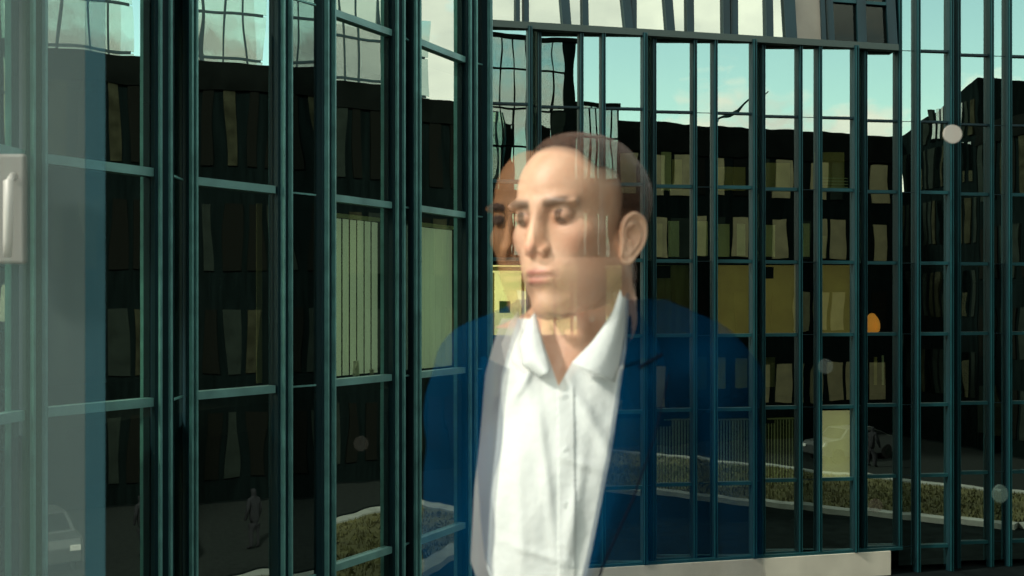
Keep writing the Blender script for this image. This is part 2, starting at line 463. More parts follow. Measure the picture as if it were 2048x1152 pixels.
# interior behind the skin
def rpn(px, off):
    x, y = RP(px); return (x - .23 * off, y + .97 * off)
for k in (-4, -2, 0, 2, 4):
    z = rowz(k) - .12
    vv = [(*rpn(975, .25), z), (*rpn(2190, .25), z), (*rpn(2420, 4.5), z), (*rpn(975, 4.5), z)]
    vv2 = vv + [(x, y, zz - .3) for x, y, zz in vv]
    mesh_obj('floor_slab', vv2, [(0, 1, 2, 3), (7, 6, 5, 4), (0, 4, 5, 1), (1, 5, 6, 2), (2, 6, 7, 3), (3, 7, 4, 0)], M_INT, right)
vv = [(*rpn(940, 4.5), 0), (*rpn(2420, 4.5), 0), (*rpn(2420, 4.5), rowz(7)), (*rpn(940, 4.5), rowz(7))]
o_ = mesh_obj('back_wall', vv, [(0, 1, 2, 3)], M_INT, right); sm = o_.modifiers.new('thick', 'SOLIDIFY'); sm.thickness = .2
# bottom edge rail and pale base wall
x0, y0 = RP(940) if False else xz(900, 26.1)
a = Vector(rpn(975, 0)); b = Vector(rpn(1796, 0)); dd = (b - a).normalized(); a0 = a - dd * 3.0
zb = BOT_R
FR.place(a0, b, zb - .02, zb + .05, 'base_rail', M_RAIL2, off=.16, thick=.12)
c0 = a0; c1 = Vector(xz(1771, znom(1771)))
FR.place(c0, c1, 0, zb - .02, 'base_wall', M_WHITEWALL, off=.12, thick=.25)
FR.place(Vector(xz(1771, znom(1771) + .02)), Vector(xz(1794, znom(1794))), 0, zb - .1, 'base_recess', M_INT, off=-1.2, thick=.2)
FR.place(a0, b, zb - .12, zb - .1, 'soffit', M_DARKMETAL, off=-.42, thick=.8)

# upper overhanging storey, its glass leaning back
UB, UT = rowz(3) + .03, rowz(3) + 4.6
UM = [(975, 975, 18), (1036, 1036, 8), (1053, 1053, 10), (1134, 1126, 17), (1171, 1170, 12), (1258, 1248, 16), (1267, 1268, 11), (1341, 1334, 16), (1380, 1380, 14),
      (1452, 1452, 13), (1468, 1469, 13), (1538, 1538, 14), (1581, 1577, 22), (1646, 1644, 8), (1661, 1658, 12), (1722, 1721, 18), (1783, 1780, 18)]
def up(px, off): 
    z = znom(px) - off; return ((px - 1024) / F * z, z)
FR.place(Vector(up(972, .05)), Vector(up(1790, .05)), UB - .09, UB + .07, 'sill_beam', mat('grey_teal_beam', (.045, .075, .068), .5), off=.05, thick=.25)
LEAN = math.tan(math.radians(4.0))
for i, (pb, pt, wpx) in enumerate(UM):
    zb_ = znom(pb); hw = wpx / 2 / F * zb_
    xb, yb = up(pb, .05); zt = yb + LEAN * (UT - UB)
    xt = (pt - (pb - pt) * (UT - UB - 1.3) / 1.3 - 1024) / F * yb if pb != pt else xb
    dpt = .13
    v = [(xb - hw, yb - dpt, UB + .07), (xb + hw, yb - dpt, UB + .07), (xb + hw, yb + .06, UB + .07), (xb - hw, yb + .06, UB + .07),
         (xt - hw, zt - dpt, UT), (xt + hw, zt - dpt, UT), (xt + hw, zt + .06, UT), (xt - hw, zt + .06, UT)]
    mesh_obj('slanted_mullion', v, box_geo((0, 0, 0), (1, 1, 1))[1], M_POST, right)
    if i + 1 < len(UM):
        pb2, pt2, w2 = UM[i + 1]
        xb2, yb2 = up(pb2, .05); zt2 = yb2 + LEAN * (UT - UB)
        xt2 = (pt2 - (pb2 - pt2) * (UT - UB - 1.3) / 1.3 - 1024) / F * yb2 if pb2 != pt2 else xb2
        j = random.uniform(-.012, .012)
        v = [(xb, yb, UB + .07), (xb2, yb2, UB + .07), (xb2, yb2 + .016, UB + .07), (xb, yb + .016, UB + .07),
             (xt, zt + j, UT), (xt2, zt2 + j, UT), (xt2, zt2 + j + .016, UT), (xt, zt + j + .016, UT)]
        nm, mm = 'pane', M_GLASS_R
        if pb == 1581: nm, mm = 'beige_panel', M_SOFFIT
        if pb in (1661, 1722): nm, mm = 'open_pane', glass_mat('dark_loggia_glass', .04, (.5, .6, .55), (.4, .45, .42))
        mesh_obj(nm, v, box_geo((0, 0, 0), (1, 1, 1))[1], mm, right)
FR.place(Vector(up(972, .0)), Vector(up(1790, .0)), UT, UT + .3, 'roof_edge', M_POST, off=-.2, thick=.5)
# head rail of the dark opening
z_h = CZ + (607 - 6) / F * znom(1722)
FR.place(Vector(up(1664, .08)), Vector(up(1781, .08)), z_h - .03, z_h + .05, 'head_rail', M_RAIL2, off=.02 - LEAN * (z_h - UB), thick=.08)

# blinds and rooms in the right block
def rb(px0, px1, py0, py1, m, off=-.14, kind='roller', n=10, gap=.45, name=None):
    A = Vector(RP(px0 + 4)); B = Vector(RP(px1 - 4)); zz = (A.y + B.y) / 2
    z1 = CZ + (607 - py0) / F * zz; z0 = CZ + (607 - py1) / F * zz
    if kind == 'roller': return roller(right, A, B, z0, z1, off, m, name or 'roller_blind')
    return slat_blind(right, A, B, z0, z1, off, n, m, gap)
M_CREAM2 = glow(mat('glowing_cream_room_blind', (0.72, 0.66, 0.38), 0.8, noise=0.10, nscale=2), (1, .86, .46), 1.7)  # these blinds emit light themselves, standing in for lamps in the rooms
M_GLOWTAN = glow(mat('glowing_tan_blind', (0.40, 0.33, 0.14), 0.85, noise=0.15, nscale=2), (1, .75, .28), .10)
M_GLOWCREAM = glow(mat('glowing_cream_blind', (0.74, 0.72, 0.45), 0.85, noise=0.12, nscale=2), (1, .88, .60), .34)
rb(975, 1058, 530, 672, M_CREAM2); rb(1076, 1160, 530, 672, M_CREAM2); rb(1204, 1250, 530, 672, M_CREAM2)
rb(1305, 1386, 530, 672, M_OLIVE); rb(1427, 1505, 530, 672, M_GLOWTAN); rb(1522, 1600, 530, 672, M_GLOWTAN); rb(1635, 1708, 530, 672, M_GLOWTAN)
rb(1305, 1386, 838, 980, M_BLIND, kind='slat', n=12); rb(1427, 1505, 838, 976, M_BLIND, kind='slat', n=12); rb(1522, 1596, 836, 972, M_BLIND, kind='slat', n=11, gap=.55)
rb(1640, 1708, 822, 962, M_GLOWCREAM); rb(975, 1058, 845, 1000, M_BLIND2)
rb(1204, 1287, 838, 985, M_OLIVE)
# frames of the bright room behind the head
for (u0, u1, v0, v1) in ((984, 990, 545, 672), (1044, 1050, 545, 672), (975, 1058, 533, 541), (1108, 1114, 540, 672), (1142, 1148, 560, 672)):
    A = Vector(RP(u0)); B = Vector(RP(u1)); zz = A.y
    roller(right, A, B, CZ + (607 - v1) / F * zz, CZ + (607 - v0) / F * zz, -.10, M_TAN, 'inner_frame')
A = Vector(RP(1000)); B = Vector(RP(1022)); zz = A.y
roller(right, A, B, CZ + (607 - 626) / F * zz, CZ + (607 - 602) / F * zz, -.11, mat('green_picture', (.12, .2, .12), .7), 'inner_window')
# flat panels standing in for windows mirrored from the building opposite
for (u0, u1, v0, v1, m) in ((1313, 1332, 445, 512, M_OLIVE), (1344, 1366, 440, 512, M_BLIND2), (1398, 1424, 440, 510, M_BLIND), (1438, 1468, 446, 512, M_BLIND), (1483, 1500, 446, 510, M_BLIND2),
                            (1530, 1560, 448, 512, M_BLIND), (1614, 1630, 445, 512, M_BLIND), (1650, 1664, 470, 515, M_OLIVE),
                            (1398, 1422, 715, 782, M_BLIND2), (1480, 1504, 718, 778, M_BLIND), (1536, 1560, 716, 776, M_OLIVE), (1439, 1460, 716, 780, M_BLIND2),
                            (980, 1000, 724, 796, M_BLIND2), (1014, 1032, 722, 796, M_BLIND), (1742, 1748, 705, 770, M_OLIVE), (1760, 1766, 715, 772, M_TAN), (1776, 1780, 712, 772, M_BLIND2),
                            (1330, 1350, 300, 378, M_BLIND), (1352, 1372, 315, 376, M_TAN), (1440, 1500, 330, 378, M_TAN), (1535, 1590, 322, 378, M_TAN), (1640, 1700, 300, 378, M_TAN)):
    A = Vector(RP(u0)); B = Vector(RP(u1)); zz = A.y
    roller(right, A, B, CZ + (607 - v1) / F * zz, CZ + (607 - v0) / F * zz, -.35, m, 'reflection_panel')
# open white louvre on a sill
for i in range(5):
    A = Vector(RP(1646)); B = Vector(RP(1700)); zz = A.y; y = 354 + i * 6
    roller(right, A, B, CZ + (607 - y - 2) / F * zz, CZ + (607 - y) / F * zz, -.12, M_BLIND, 'louvre')

# ------------------------------------------------------------------ buildings seen mirrored in the glass
def block(name, label, x0, x1, y0, y1, h, face, bays, rows, wm, roofh=1.5, wallm=M_BACKWALL, cat='office building', prob=.6, palem=M_CREAM, pg=.35, gap=.12):
    r = empty(name, ((x0 + x1) / 2, (y0 + y1) / 2, 0), label, cat)
    ox, oy = r.location.x, r.location.y
    def bx(n, lo, hi, m): return box(n, (lo[0] - ox, lo[1] - oy, lo[2]), (hi[0] - ox, hi[1] - oy, hi[2]), m, r)
    bx('wall', (x0, y0, 0), (x1, y1, h - roofh), wallm)
    bx('roof', (x0 - .1, y0 - .1, h - roofh), (x1 + .1, y1 + .1, h), M_ROOFBAND)
    for zl, zh in rows:
        L_ = (x1 - x0) if face == 'y' else (y1 - y0)
        n = int(L_ / bays)
        for i in range(n):
            a = i * bays + gap; b = (i + 1) * bays - gap * (1 if random.random() < .6 else 2.2)
            m = palem if random.random() < prob else (M_GREYP if random.random() < pg else wm)  # some windows take a paler panel colour, none emit
            if face == 'y': bx('window', (x0 + a, y1 - .05, zl), (x0 + b, y1 + .06, zh), m)
            else: bx('window', (x0 - .06, y0 + a, zl), (x0 + .05, y0 + b, zh), m)
    return r
wr = [(CZ + 5.4, CZ + 7.3), (CZ + 2.3, CZ + 4.3), (CZ - 1.4, CZ + .6), (CZ - 5.1, CZ - 3.1)]
block('office_building', 'low office building with cream window panels and a brown roof band behind the lawn', 12.2, 28, -8, 2.0, CZ + 8.9, 'y', 1.15, wr, M_INT, prob=.5)
block('office_building', 'taller grey glass block rising beside the cream panelled office building', 6.6, 9.6, -6, 2.0, CZ + 12.7, 'y', .62, [(CZ + 11.1, CZ + 12.45), (CZ + 9.2, CZ + 11.0), (CZ + 7.4, CZ + 9.1), (CZ + 5.4, CZ + 7.3)] + wr[1:], M_GLASS_B, roofh=.2, wallm=M_BACKWALL, prob=.0, pg=.12, gap=.035)
block('office_building', 'stepped link building between grey glass block and cream panelled offices', 9.6, 12.2, -6, 2.0, CZ + 9.7, 'y', .42, [(CZ + 8.0, CZ + 9.5), (CZ + 6.0, CZ + 7.9)] + wr[1:], M_GLASS_B, roofh=.2, wallm=M_BACKWALL, prob=.1, gap=.05)
block('office_building', 'dark clad building nearest to the terrace with few cream windows', 3.5, 6.6, -6, 2.0, CZ + 15.5, 'y', .8, [(CZ + 6.0, CZ + 7.2)] + wr[1:], M_INT, roofh=.6, prob=.12)
wr2 = [(CZ + 4.9, CZ + 7.6), (CZ + 1.2, CZ + 3.6), (CZ - 2.5, CZ - .2), (CZ - 6.2, CZ - 3.9)]
block('office_building', 'long dark east office wing with narrow grey green windows along the street', 28, 36, 9.0, 34, CZ + 8.6, 'x', .8, wr2, M_INT, roofh=1.0, prob=.10, palem=M_DIM, pg=.38)
# wedge-roofed block whose roof climbs along the street
wg = empty('office_building', (28, 2.2, 0), 'dark block with a rising roofline and narrow grey upright windows beside the east wing', 'office building')
v = [(0, 0, 0), (8, 0, 0), (8, 6.75, 0), (0, 6.75, 0), (0, 0, CZ + 8.9), (8, 0, CZ + 8.9), (8, 6.75, CZ + 10.9), (0, 6.75, CZ + 10.9)]
mesh_obj('wall', v, box_geo((0, 0, 0), (1, 1, 1))[1], M_BACKWALL, wg)
for zl, zh in [(CZ + 8.2, CZ + 9.9), (CZ + 5.9, CZ + 7.9), (CZ + 3.0, CZ + 5.2), (CZ - .6, CZ + 1.6), (CZ - 4.5, CZ - 2.3)]:
    for i in range(14):
        if zl > CZ + 8 and i < 5: continue
        box('window', (-.06, .1 + i * .47, zl), (.05, .1 + i * .47 + random.uniform(.18, .34), zh), random.choice([M_GLASS_B, M_GREYP, M_DIM, M_GREYP]), wg)
def tower(label, x0, x1, y0, y1, h, zs):
    r = empty('glass_tower', (x0, y0, 0), label, 'office tower')
    box('core', (.3, .3, 0), (x1 - x0 - .3, y1 - y0 - .3, h - .3), M_GREYP, r)
    z = zs
    while z < h - .5:
        y = 0
        while y < y1 - y0 - .5:
            o = ubox('window', M_GLASS_B, (0, y + .575, z + 1.25), (1.05, .04, 2.4), math.radians(90), r, yawj=random.uniform(-.01, .01)); y += 1.15
        ubox('band', M_POST, (-.03, (y1 - y0) / 2, z), (y1 - y0, .12, .14), math.radians(90), r)
        z += 2.5
    for y in np.arange(0, y1 - y0 + .1, 1.15): ubox('mullion', M_POST, (-.05, y, (zs + z) / 2), (.12, .12, z - zs), math.radians(90), r)
tower('pale glass tower with a fine grid rising beyond the east wing', 50, 62, -2, 16.2, CZ + 22, CZ + 6)
tower('second pale glass tower standing at the far end of the east wing', 50, 62, 29.5, 43, CZ + 17, CZ + 6)
# roof mast of the low office building
v, f = tube([(17.6, 1.2, CZ + 8.9), (17.8, 1.2, CZ + 9.4), (18.9, 1.2, CZ + 9.9), (19.6, 1.2, CZ + 10.5), (20.4, 1.2, CZ + 11.1)], [.06, .05, .10, .05, .03], 8)
tag(mesh_obj('roof_mast', v, f, M_DARKMETAL), 'thin bent dark mast leaning over the brown roof', 'mast')
v, f = tube([(20.8, 1.2, CZ + 10.4), (20.9, 1.2, CZ + 11.3)], [.05, .05], 8)

# ------------------------------------------------------------------ car and passer-by by the kerb (seen mirrored)
def build_car(loc, rz):
    r = empty('parked_car', loc, 'pale grey parked car beside the pale kerb', 'car', rz=rz)
    P = [(-2.05, .35), (-2.1, .75), (-1.95, .95), (-1.1, 1.0), (-.55, 1.42), (.7, 1.45), (1.5, 1.02), (2.0, .95), (2.08, .6), (2.0, .32)]
    ys = [(-.86, .92), (-.78, 1.0), (.78, 1.0), (.86, .92)]
    v = []; f = []
    for y, s in ys:
        for x, z in P:
            k = 1 if z < 1.01 else .84
            v.append((x * s, y * k, .3 + (z - .3) * (1 if abs(y) < .8 else .97)))
    n = len(P)
    for i in range(len(ys) - 1):
        for j in range(n): f.append((i * n + j, i * n + (j + 1) % n, (i + 1) * n + (j + 1) % n, (i + 1) * n + j))
    f.append(tuple(range(n))); f.append(tuple(3 * n + k for k in range(n))[::-1])
    b = mesh_obj('body', v, f, mat('car_paint', (.10, .11, .11), .3, .4), r)
    bv = b.modifiers.new('bevel', 'BEVEL'); bv.width = .04; bv.segments = 2
    gm = mat('car_glass', (.01, .012, .012), .08)
    mesh_obj('windscreen', [(-1.08, -.7, 1.03), (-1.08, .7, 1.03), (-.6, .62, 1.40), (-.6, -.62, 1.40)], [(0, 3, 2, 1)], gm, r)
    mesh_obj('rear_window', [(1.45, -.7, 1.06), (1.45, .7, 1.06), (.8, .62, 1.42), (.8, -.62, 1.42)], [(0, 1, 2, 3)], gm, r)
    for s in (-1, 1):
        mesh_obj('side_window', [(-.95, s * .80, 1.04), (1.3, s * .80, 1.06), (.68, s * .70, 1.38), (-.5, s * .70, 1.36)], [(0, 1, 2, 3)], gm, r)
        mesh_obj('headlight', *[(lambda q: q)(x) for x in box_geo((-2.13, s * .6 - .14, .66), (-2.05, s * .6 + .14, .8))], mat('lamp_lens', (.7, .7, .66), .2), r)
        for x in (-1.3, 1.3):
            v, f = tube([(x, s * .72, .32), (x, s * .9, .32)], [.32, .32], 20)
            wv = mesh_obj('wheel', v, f, mat('tyre', (.02, .02, .02), .8), r)
            v, f = tube([(x, s * .89, .32), (x, s * .915, .32)], [.19, .17], 16)
            mesh_obj('rim', v, f, M_GREYP, wv)
build_car((20.2, 9.5, .004), math.radians(-8))

def build_walker(loc, rz):
    r = empty('person', loc, 'distant passer-by in dark clothes standing on the pavement by the kerb', 'person', rz=rz)
    g = Geo()
    me = bpy.data.meshes.new('body'); bm = bmesh.new()
    J = {'pel': (0, 0, .95, .15), 'wa': (0, 0, 1.1, .135), 'ch': (0, 0, 1.35, .16), 'nk': (0, 0, 1.5, .06), 'hd': (0, -.02, 1.62, .10), 'ht': (0, -.01, 1.72, .08),
         'ls': (-.17, 0, 1.42, .07), 'le': (-.24, .03, 1.15, .05), 'lw': (-.22, -.08, .92, .035), 'lh': (-.21, -.12, .84, .035),
         'rs': (.17, 0, 1.42, .07), 're': (.24, .03, 1.15, .05), 'rw': (.22, -.08, .92, .035), 'rh': (.21, -.12, .84, .035),
         'lk': (-.11, -.03, .5, .07), 'la': (-.12, .03, .08, .05), 'lf': (-.13, -.14, .04, .04), 'rk': (.1, .02, .5, .07), 'ra': (.11, .06, .08, .05), 'rf': (.12, -.1, .04, .04)}
    E = [('pel', 'wa'), ('wa', 'ch'), ('ch', 'nk'), ('nk', 'hd'), ('hd', 'ht'), ('ch', 'ls'), ('ls', 'le'), ('le', 'lw'), ('lw', 'lh'), ('ch', 'rs'), ('rs', 're'), ('re', 'rw'), ('rw', 'rh'),
         ('pel', 'lk'), ('lk', 'la'), ('la', 'lf'), ('pel', 'rk'), ('rk', 'ra'), ('ra', 'rf')]
    idx = {k: i for i, k in enumerate(J)}
    me.from_pydata([J[k][:3] for k in J], [(idx[a], idx[b]) for a, b in E], [])
    o = bpy.data.objects.new('body', me); COL.objects.link(o); o.parent = r
    sk = o.modifiers.new('skin', 'SKIN')
    if not me.skin_vertices: me.attributes.new('skin', 'FLOAT', 'POINT') if False else None
    try:
        for k, i in idx.items(): me.skin_vertices[0].data[i].radius = (J[k][3], J[k][3])
        me.skin_vertices[0].data[0].use_root = True
    except Exception:
        pass
    ss = o.modifiers.new('sub', 'SUBSURF'); ss.levels = 1; ss.render_levels = 1
    me.materials.append(mat('dark_coat', (.02, .022, .025), .8))
build_walker((19.6, 12.35, .004), math.radians(60))

# ------------------------------------------------------------------ the man, a window reflection built as a see-through figure
PY = 1.27                                   # distance of the face from the camera
def sm_min(a, b, k):
    h = np.clip(.5 + .5 * (b - a) / k, 0, 1)
    return b * (1 - h) + a * h - k * h * (1 - h)
def sm_max(a, b, k): return -sm_min(-a, -b, k)
def ell(p, c, r):
    q = (p - np.array(c)) / np.array(r); k0 = np.linalg.norm(q, axis=-1); k1 = np.linalg.norm(q / np.array(r), axis=-1)
    return k0 * (k0 - 1) / np.maximum(k1, 1e-9)
def cap(p, a, b, r1, r2):
    a = np.array(a); b = np.array(b); pa = p - a; ba = b - a
    h = np.clip((pa @ ba) / (ba @ ba), 0, 1)
    return np.linalg.norm(pa - h[..., None] * ba, axis=-1) - (r1 + (r2 - r1) * h)
def sph(p, c, r): return np.linalg.norm(p - np.array(c), axis=-1) - r

# torso and clothes
TX, TY = (1195 - 1024) / F * 1.31, 1.345
def torso(p, arms=True):
    q = p - np.array([TX, TY, CZ]); m = q.copy(); m[..., 0] = np.abs(m[..., 0])
    d = ell(q, (-.012, -.005, -.29), (.150, .108, .25))
    d = sm_min(d, ell(q, (-.010, .0, -.60), (.140, .105, .22)), .05)
    d = sm_min(d, cap(m, (.01, .012, -.085), (.140, .010, -.098), .058, .052), .035)
    d = sm_min(d, cap(m, (.035, .028, -.018), (.125, .015, -.072), .034, .042), .03)
    d = sm_min(d, cap(q, (-.014, .004, .02), (-.008, .02, -.10), .056, .062), .03)
    if arms:
        d = sm_min(d, cap(m, (.143, .012, -.118), (.160, .040, -.37), .052, .045), .012)
        d = sm_min(d, cap(m, (.160, .040, -.37), (.145, -.020, -.60), .045, .037), .012)
    return d

def head_sdf(p):
    q = p.copy(); q[..., 0] = np.abs(q[..., 0])           # mirror symmetric
    d = ell(p, (0, .010, .026), (.073, .092, .072))        # cranium
    d = sm_min(d, ell(p, (0, -.030, .026), (.063, .059, .062)), .02)   # forehead
    d = sm_min(d, ell(p, (0, -.022, -.045), (.054, .063, .066)), .03) # mid face
    d = sm_min(d, ell(q, (.026, -.040, -.058), (.024, .034, .034)), .03)
    d = sm_min(d, cap(q, (.045, .002, -.056), (.012, -.062, -.103), .016, .014), .028)  # jaw line
    d = sm_min(d, ell(p, (0, -.071, -.102), (.021, .017, .016)), .014)  # chin
    d = sm_min(d, ell(q, (.044, -.052, -.022), (.020, .022, .017)), .022)  # cheekbone
    d = sm_min(d, ell(q, (.028, -.080, .0145), (.026, .0105, .0065)), .012)   # brow
    d = sm_max(d, -ell(q, (.030, -.097, -.003), (.017, .0155, .011)), .010) # eye socket
    d = sm_min(d, cap(p, (0, -.086, .010), (0, -.1005, -.0345), .0070, .0085), .011)   # nose bridge
    d = sm_min(d, ell(p, (0, -.1015, -.0370), (.0090, .0085, .0072)), .006)
    d = sm_min(d, ell(q, (.0112, -.0935, -.0405), (.0062, .008, .0062)), .004)
    d = sm_max(d, -ell(q, (.0062, -.0985, -.0475), (.0035, .005, .004)), .002)
    d = sm_min(d, ell(p, (0, -.074, -.066), (.030, .018, .021)), .014)     # muzzle
    d = sm_min(d, ell(p, (0, -.0895, -.0640), (.0215, .0060, .0036)), .0040)   # upper lip
    d = sm_min(d, ell(p, (0, -.0880, -.0742), (.0185, .0068, .0046)), .0042)   # lower lip
    d = sm_max(d, -ell(p, (0, -.0990, -.0692), (.024, .006, .0011)), .0016)    # mouth line
    d = sm_max(d, -ell(p, (0, -.0960, -.0860), (.014, .008, .0045)), .006)     # below the lip
    d = sm_min(d, ell(q, (.0300, -.0770, .0000), (.0150, .0108, .0092)), .004) # lids over the eyeball
    d = sm_max(d, -ell(q, (.0300, -.0915, .0006), (.0118, .0052, .0030)), .0012) # lid opening
    neck = cap(p, (0, .024, -.050), (0, .030, -.120), .050, .050)
    d = sm_min(d, neck, .016)
    return d

YAW = math.radians(-39)
def head_pt(p): # local -> world
    c, s_ = math.cos(YAW), math.sin(YAW)
    p = np.asarray(p); px_ = p[..., 0] * .90; x = px_ * c - p[..., 1] * s_; y = px_ * s_ + p[..., 1] * c
    ty = math.radians(-1.5)                                   # slight tilt
    x2 = x * math.cos(ty) + p[..., 2] * math.sin(ty); z2 = -x * math.sin(ty) + p[..., 2] * math.cos(ty)
    return np.stack([x2 + HC[0], y + HC[1], z2 + HC[2]], -1)
HX = (1165 - 1024) / F * 1.33
HC = (HX, 1.33, CZ + (607 - 431) / F * 1.27)
pman = empty('person', (HX, 1.36, TZ), 'half see-through man in dark blue jacket and open white shirt, gazing past the camera', 'person')
def into(o):
    o.parent = pman; o.matrix_parent_inverse = Matrix.Translation(-Vector(pman.location)); return o

def radial(sdf, dirs, rmax):
    r = np.full(dirs.shape[:-1], rmax); 
    for i in range(90):
        d = sdf(dirs * r[..., None]); r = r - np.clip(d, -.004, .02) * .7
        r = np.maximum(r, .002)
    return r
NT, NP = 260, 300
# denser towards the face
th = np.linspace(0.02, math.pi - .015, NT)
u_ = np.linspace(0, 1, NP, endpoint=False)
ph = 2 * math.pi * u_ - .55 * np.sin(2 * math.pi * u_) * 1.0      # clusters around phi = 0 (the face)
TH, PH = np.meshgrid(th, ph, indexing='ij')
dirs = np.stack([np.sin(TH) * np.sin(PH), -np.sin(TH) * np.cos(PH), np.cos(TH)], -1)
r = radial(head_sdf, dirs, .34)
P = dirs * r[..., None]
PW = head_pt(P)
idx = np.arange(NT * NP).reshape(NT, NP)
Pf = P.reshape(-1, 3); PWf = PW.reshape(-1, 3)
# screen position of every vertex, in photo pixels
sx = 1024 + F * PWf[:, 0] / PWf[:, 1]; sy = 607 - F * (PWf[:, 2] - CZ) / PWf[:, 1]
def ytop(x):   # top edge of the shirt front at the open collar
    return np.interp(x, [1000, 1060, 1083, 1120, 1150, 1190, 1225, 1252, 1300], [640, 640, 668, 778, 728, 690, 640, 600, 560])
def hairline(p):
    """> 0 where hair grows"""
    x, y, z = p[..., 0], p[..., 1], p[..., 2]
    t = (y + .038) * 1.0 + (z - .058) * 1.1 + np.clip(np.abs(x) - .036, 0, 1) * .7                     # over the forehead
    side = np.minimum(y + .014 + np.clip(z, 0, .06) * .08, z + .018)
    back = np.minimum(y - .038, z + .085)
    a_ = -sm_min(-np.minimum(t, z - .050), -np.minimum(side, np.abs(x) - .035), .018)
    return np.maximum(a_, back)
hl = hairline(Pf)
f_all = []; keep = []
quad = np.stack([idx[:-1, :], idx[1:, :], np.roll(idx, -1, 1)[1:, :], np.roll(idx, -1, 1)[:-1, :]], -1).reshape(-1, 4)
cen = PWf[quad].mean(1); cl_ = Pf[quad].mean(1)
csx = 1024 + F * cen[:, 0] / cen[:, 1]; csy = 607 - F * (cen[:, 2] - CZ) / cen[:, 1]
hid = (cl_[:, 2] < -.118) & (np.hypot(cl_[:, 0], cl_[:, 1]) < .060)
hid |= (hairline(cl_) > .006)
fq = quad[~hid]
# neck and open chest: the same skin continued downwards, marched round the neck axis
NKX, NKY = (1168 - 1024) / F * 1.34, 1.352
def skin_low(p):
    q_ = p - np.array([NKX, NKY, CZ]); m_ = q_.copy(); m_[..., 0] = np.abs(m_[..., 0])
    d = cap(q_, (0, .0, .06), (.006, .016, -.07), .0495, .054)
    d = sm_min(d, cap(q_, (.044, .0, .03), (.016, -.040, -.092), .012, .009), .014)
    d = sm_min(d, cap(q_, (-.050, .010, .03), (-.010, -.040, -.092), .012, .009), .014)
    d = sm_min(d, ell(q_, (-.006, -.050, -.030), (.010, .010, .013)), .012)
    return sm_min(d, torso(p, False) + .006, .02)
nz_, na_ = 90, 150
zz_n = np.linspace(CZ + .055, CZ - .125, nz_); tt_n = np.linspace(0, 2 * math.pi, na_, endpoint=False)
TN, ZN = np.meshgrid(tt_n, zz_n); rn = np.full(TN.shape, .15)
for i in range(130):
    pn = np.stack([NKX + rn * np.sin(TN), NKY - rn * np.cos(TN), ZN], -1); rn = np.maximum(rn - np.clip(skin_low(pn), -.006, .02) * .6, .02)
PNK = np.stack([NKX + rn * np.sin(TN), NKY - rn * np.cos(TN), ZN], -1).reshape(-1, 3)
ni = np.arange(nz_ * na_).reshape(nz_, na_)
nq = np.stack([ni[:-1, :], ni[1:, :], np.roll(ni, -1, 1)[1:, :], np.roll(ni, -1, 1)[:-1, :]], -1).reshape(-1, 4)
nc = PNK[nq].mean(1); ncx = 1024 + F * nc[:, 0] / nc[:, 1]; ncy = 607 - F * (nc[:, 2] - CZ) / nc[:, 1]
nq = nq[~((ncy > ytop(ncx) + 16) & (nc[:, 1] < NKY + .02)) & ~((nc[:, 1] >= NKY + .02) & (ncy > 640))]
PB = np.concatenate([PWf, PNK]); fq = np.concatenate([fq, nq + len(PWf)])
body = mesh_obj('body', PB, fq, None, None, True)
def vcol(o, name, vals):
    a = o.data.attributes.new(name, 'FLOAT', 'POINT'); a.data.foreach_set('value', np.asarray(vals, dtype=np.float32))
def gs(p, c, r): return np.exp(-np.sum(((p - np.array(c)) / np.array(r)) ** 2, -1))
q = Pf.copy(); q[:, 0] = np.abs(q[:, 0])
lips = np.maximum(np.clip(1.25 - np.linalg.norm((q - [0, -.093, -.0640]) / [.021, .02, .0046], axis=1) ** 2, 0, 1), np.clip(1.25 - np.linalg.norm((q - [0, -.092, -.0748]) / [.018, .02, .0055], axis=1) ** 2, 0, 1))
mouthl = gs(q, (0, -.092, -.0692), (.020, .02, .0012))
brow_arc = .0128 + .10 * np.clip(q[:, 0] - .012, 0, .03) + .0012 * np.sin(np.clip((q[:, 0] - .010) / .040, 0, 1) * 2.6)
brow = np.exp(-((q[:, 2] - brow_arc) / .0052) ** 2) * np.clip((q[:, 0] - .008) / .006, 0, 1) * np.clip((.052 - q[:, 0]) / .010, 0, 1) * (q[:, 1] < -.04)
red = .7 * gs(q, (.042, -.06, -.03), (.020, .03, .018)) + .8 * gs(q, (0, -.11, -.038), (.012, .02, .01)) + .4 * gs(q, (.03, -.09, -.008), (.016, .02, .008))
stub = np.clip((-.045 - q[:, 2]) / .03, 0, 1) * np.clip((q[:, 2] + .135) / .02, 0, 1) * (q[:, 1] < .03) * (1 - lips)
lid = gs(q, (.030, -.09, .0040), (.0135, .02, .0014))
fade = np.clip(hl / .020 + .7, 0, 1)
for n_, v_ in (('lips', np.maximum(lips, mouthl)), ('line', np.clip(mouthl + lid * .8, 0, 1)), ('brow', np.clip(brow * 1.25, 0, 1)), ('orbit_shade', .8 * gs(q, (.030, -.085, .001), (.017, .02, .0085)) + .35 * gs(q, (0, -.088, -.084), (.014, .02, .004))), ('red', red), ('stub', stub), ('fade', fade)): vcol(body, n_, np.r_[v_, np.full(len(PNK), .25 if n_ == 'red' else 0.0)])  # shade painted into the eye sockets and under the lower lip
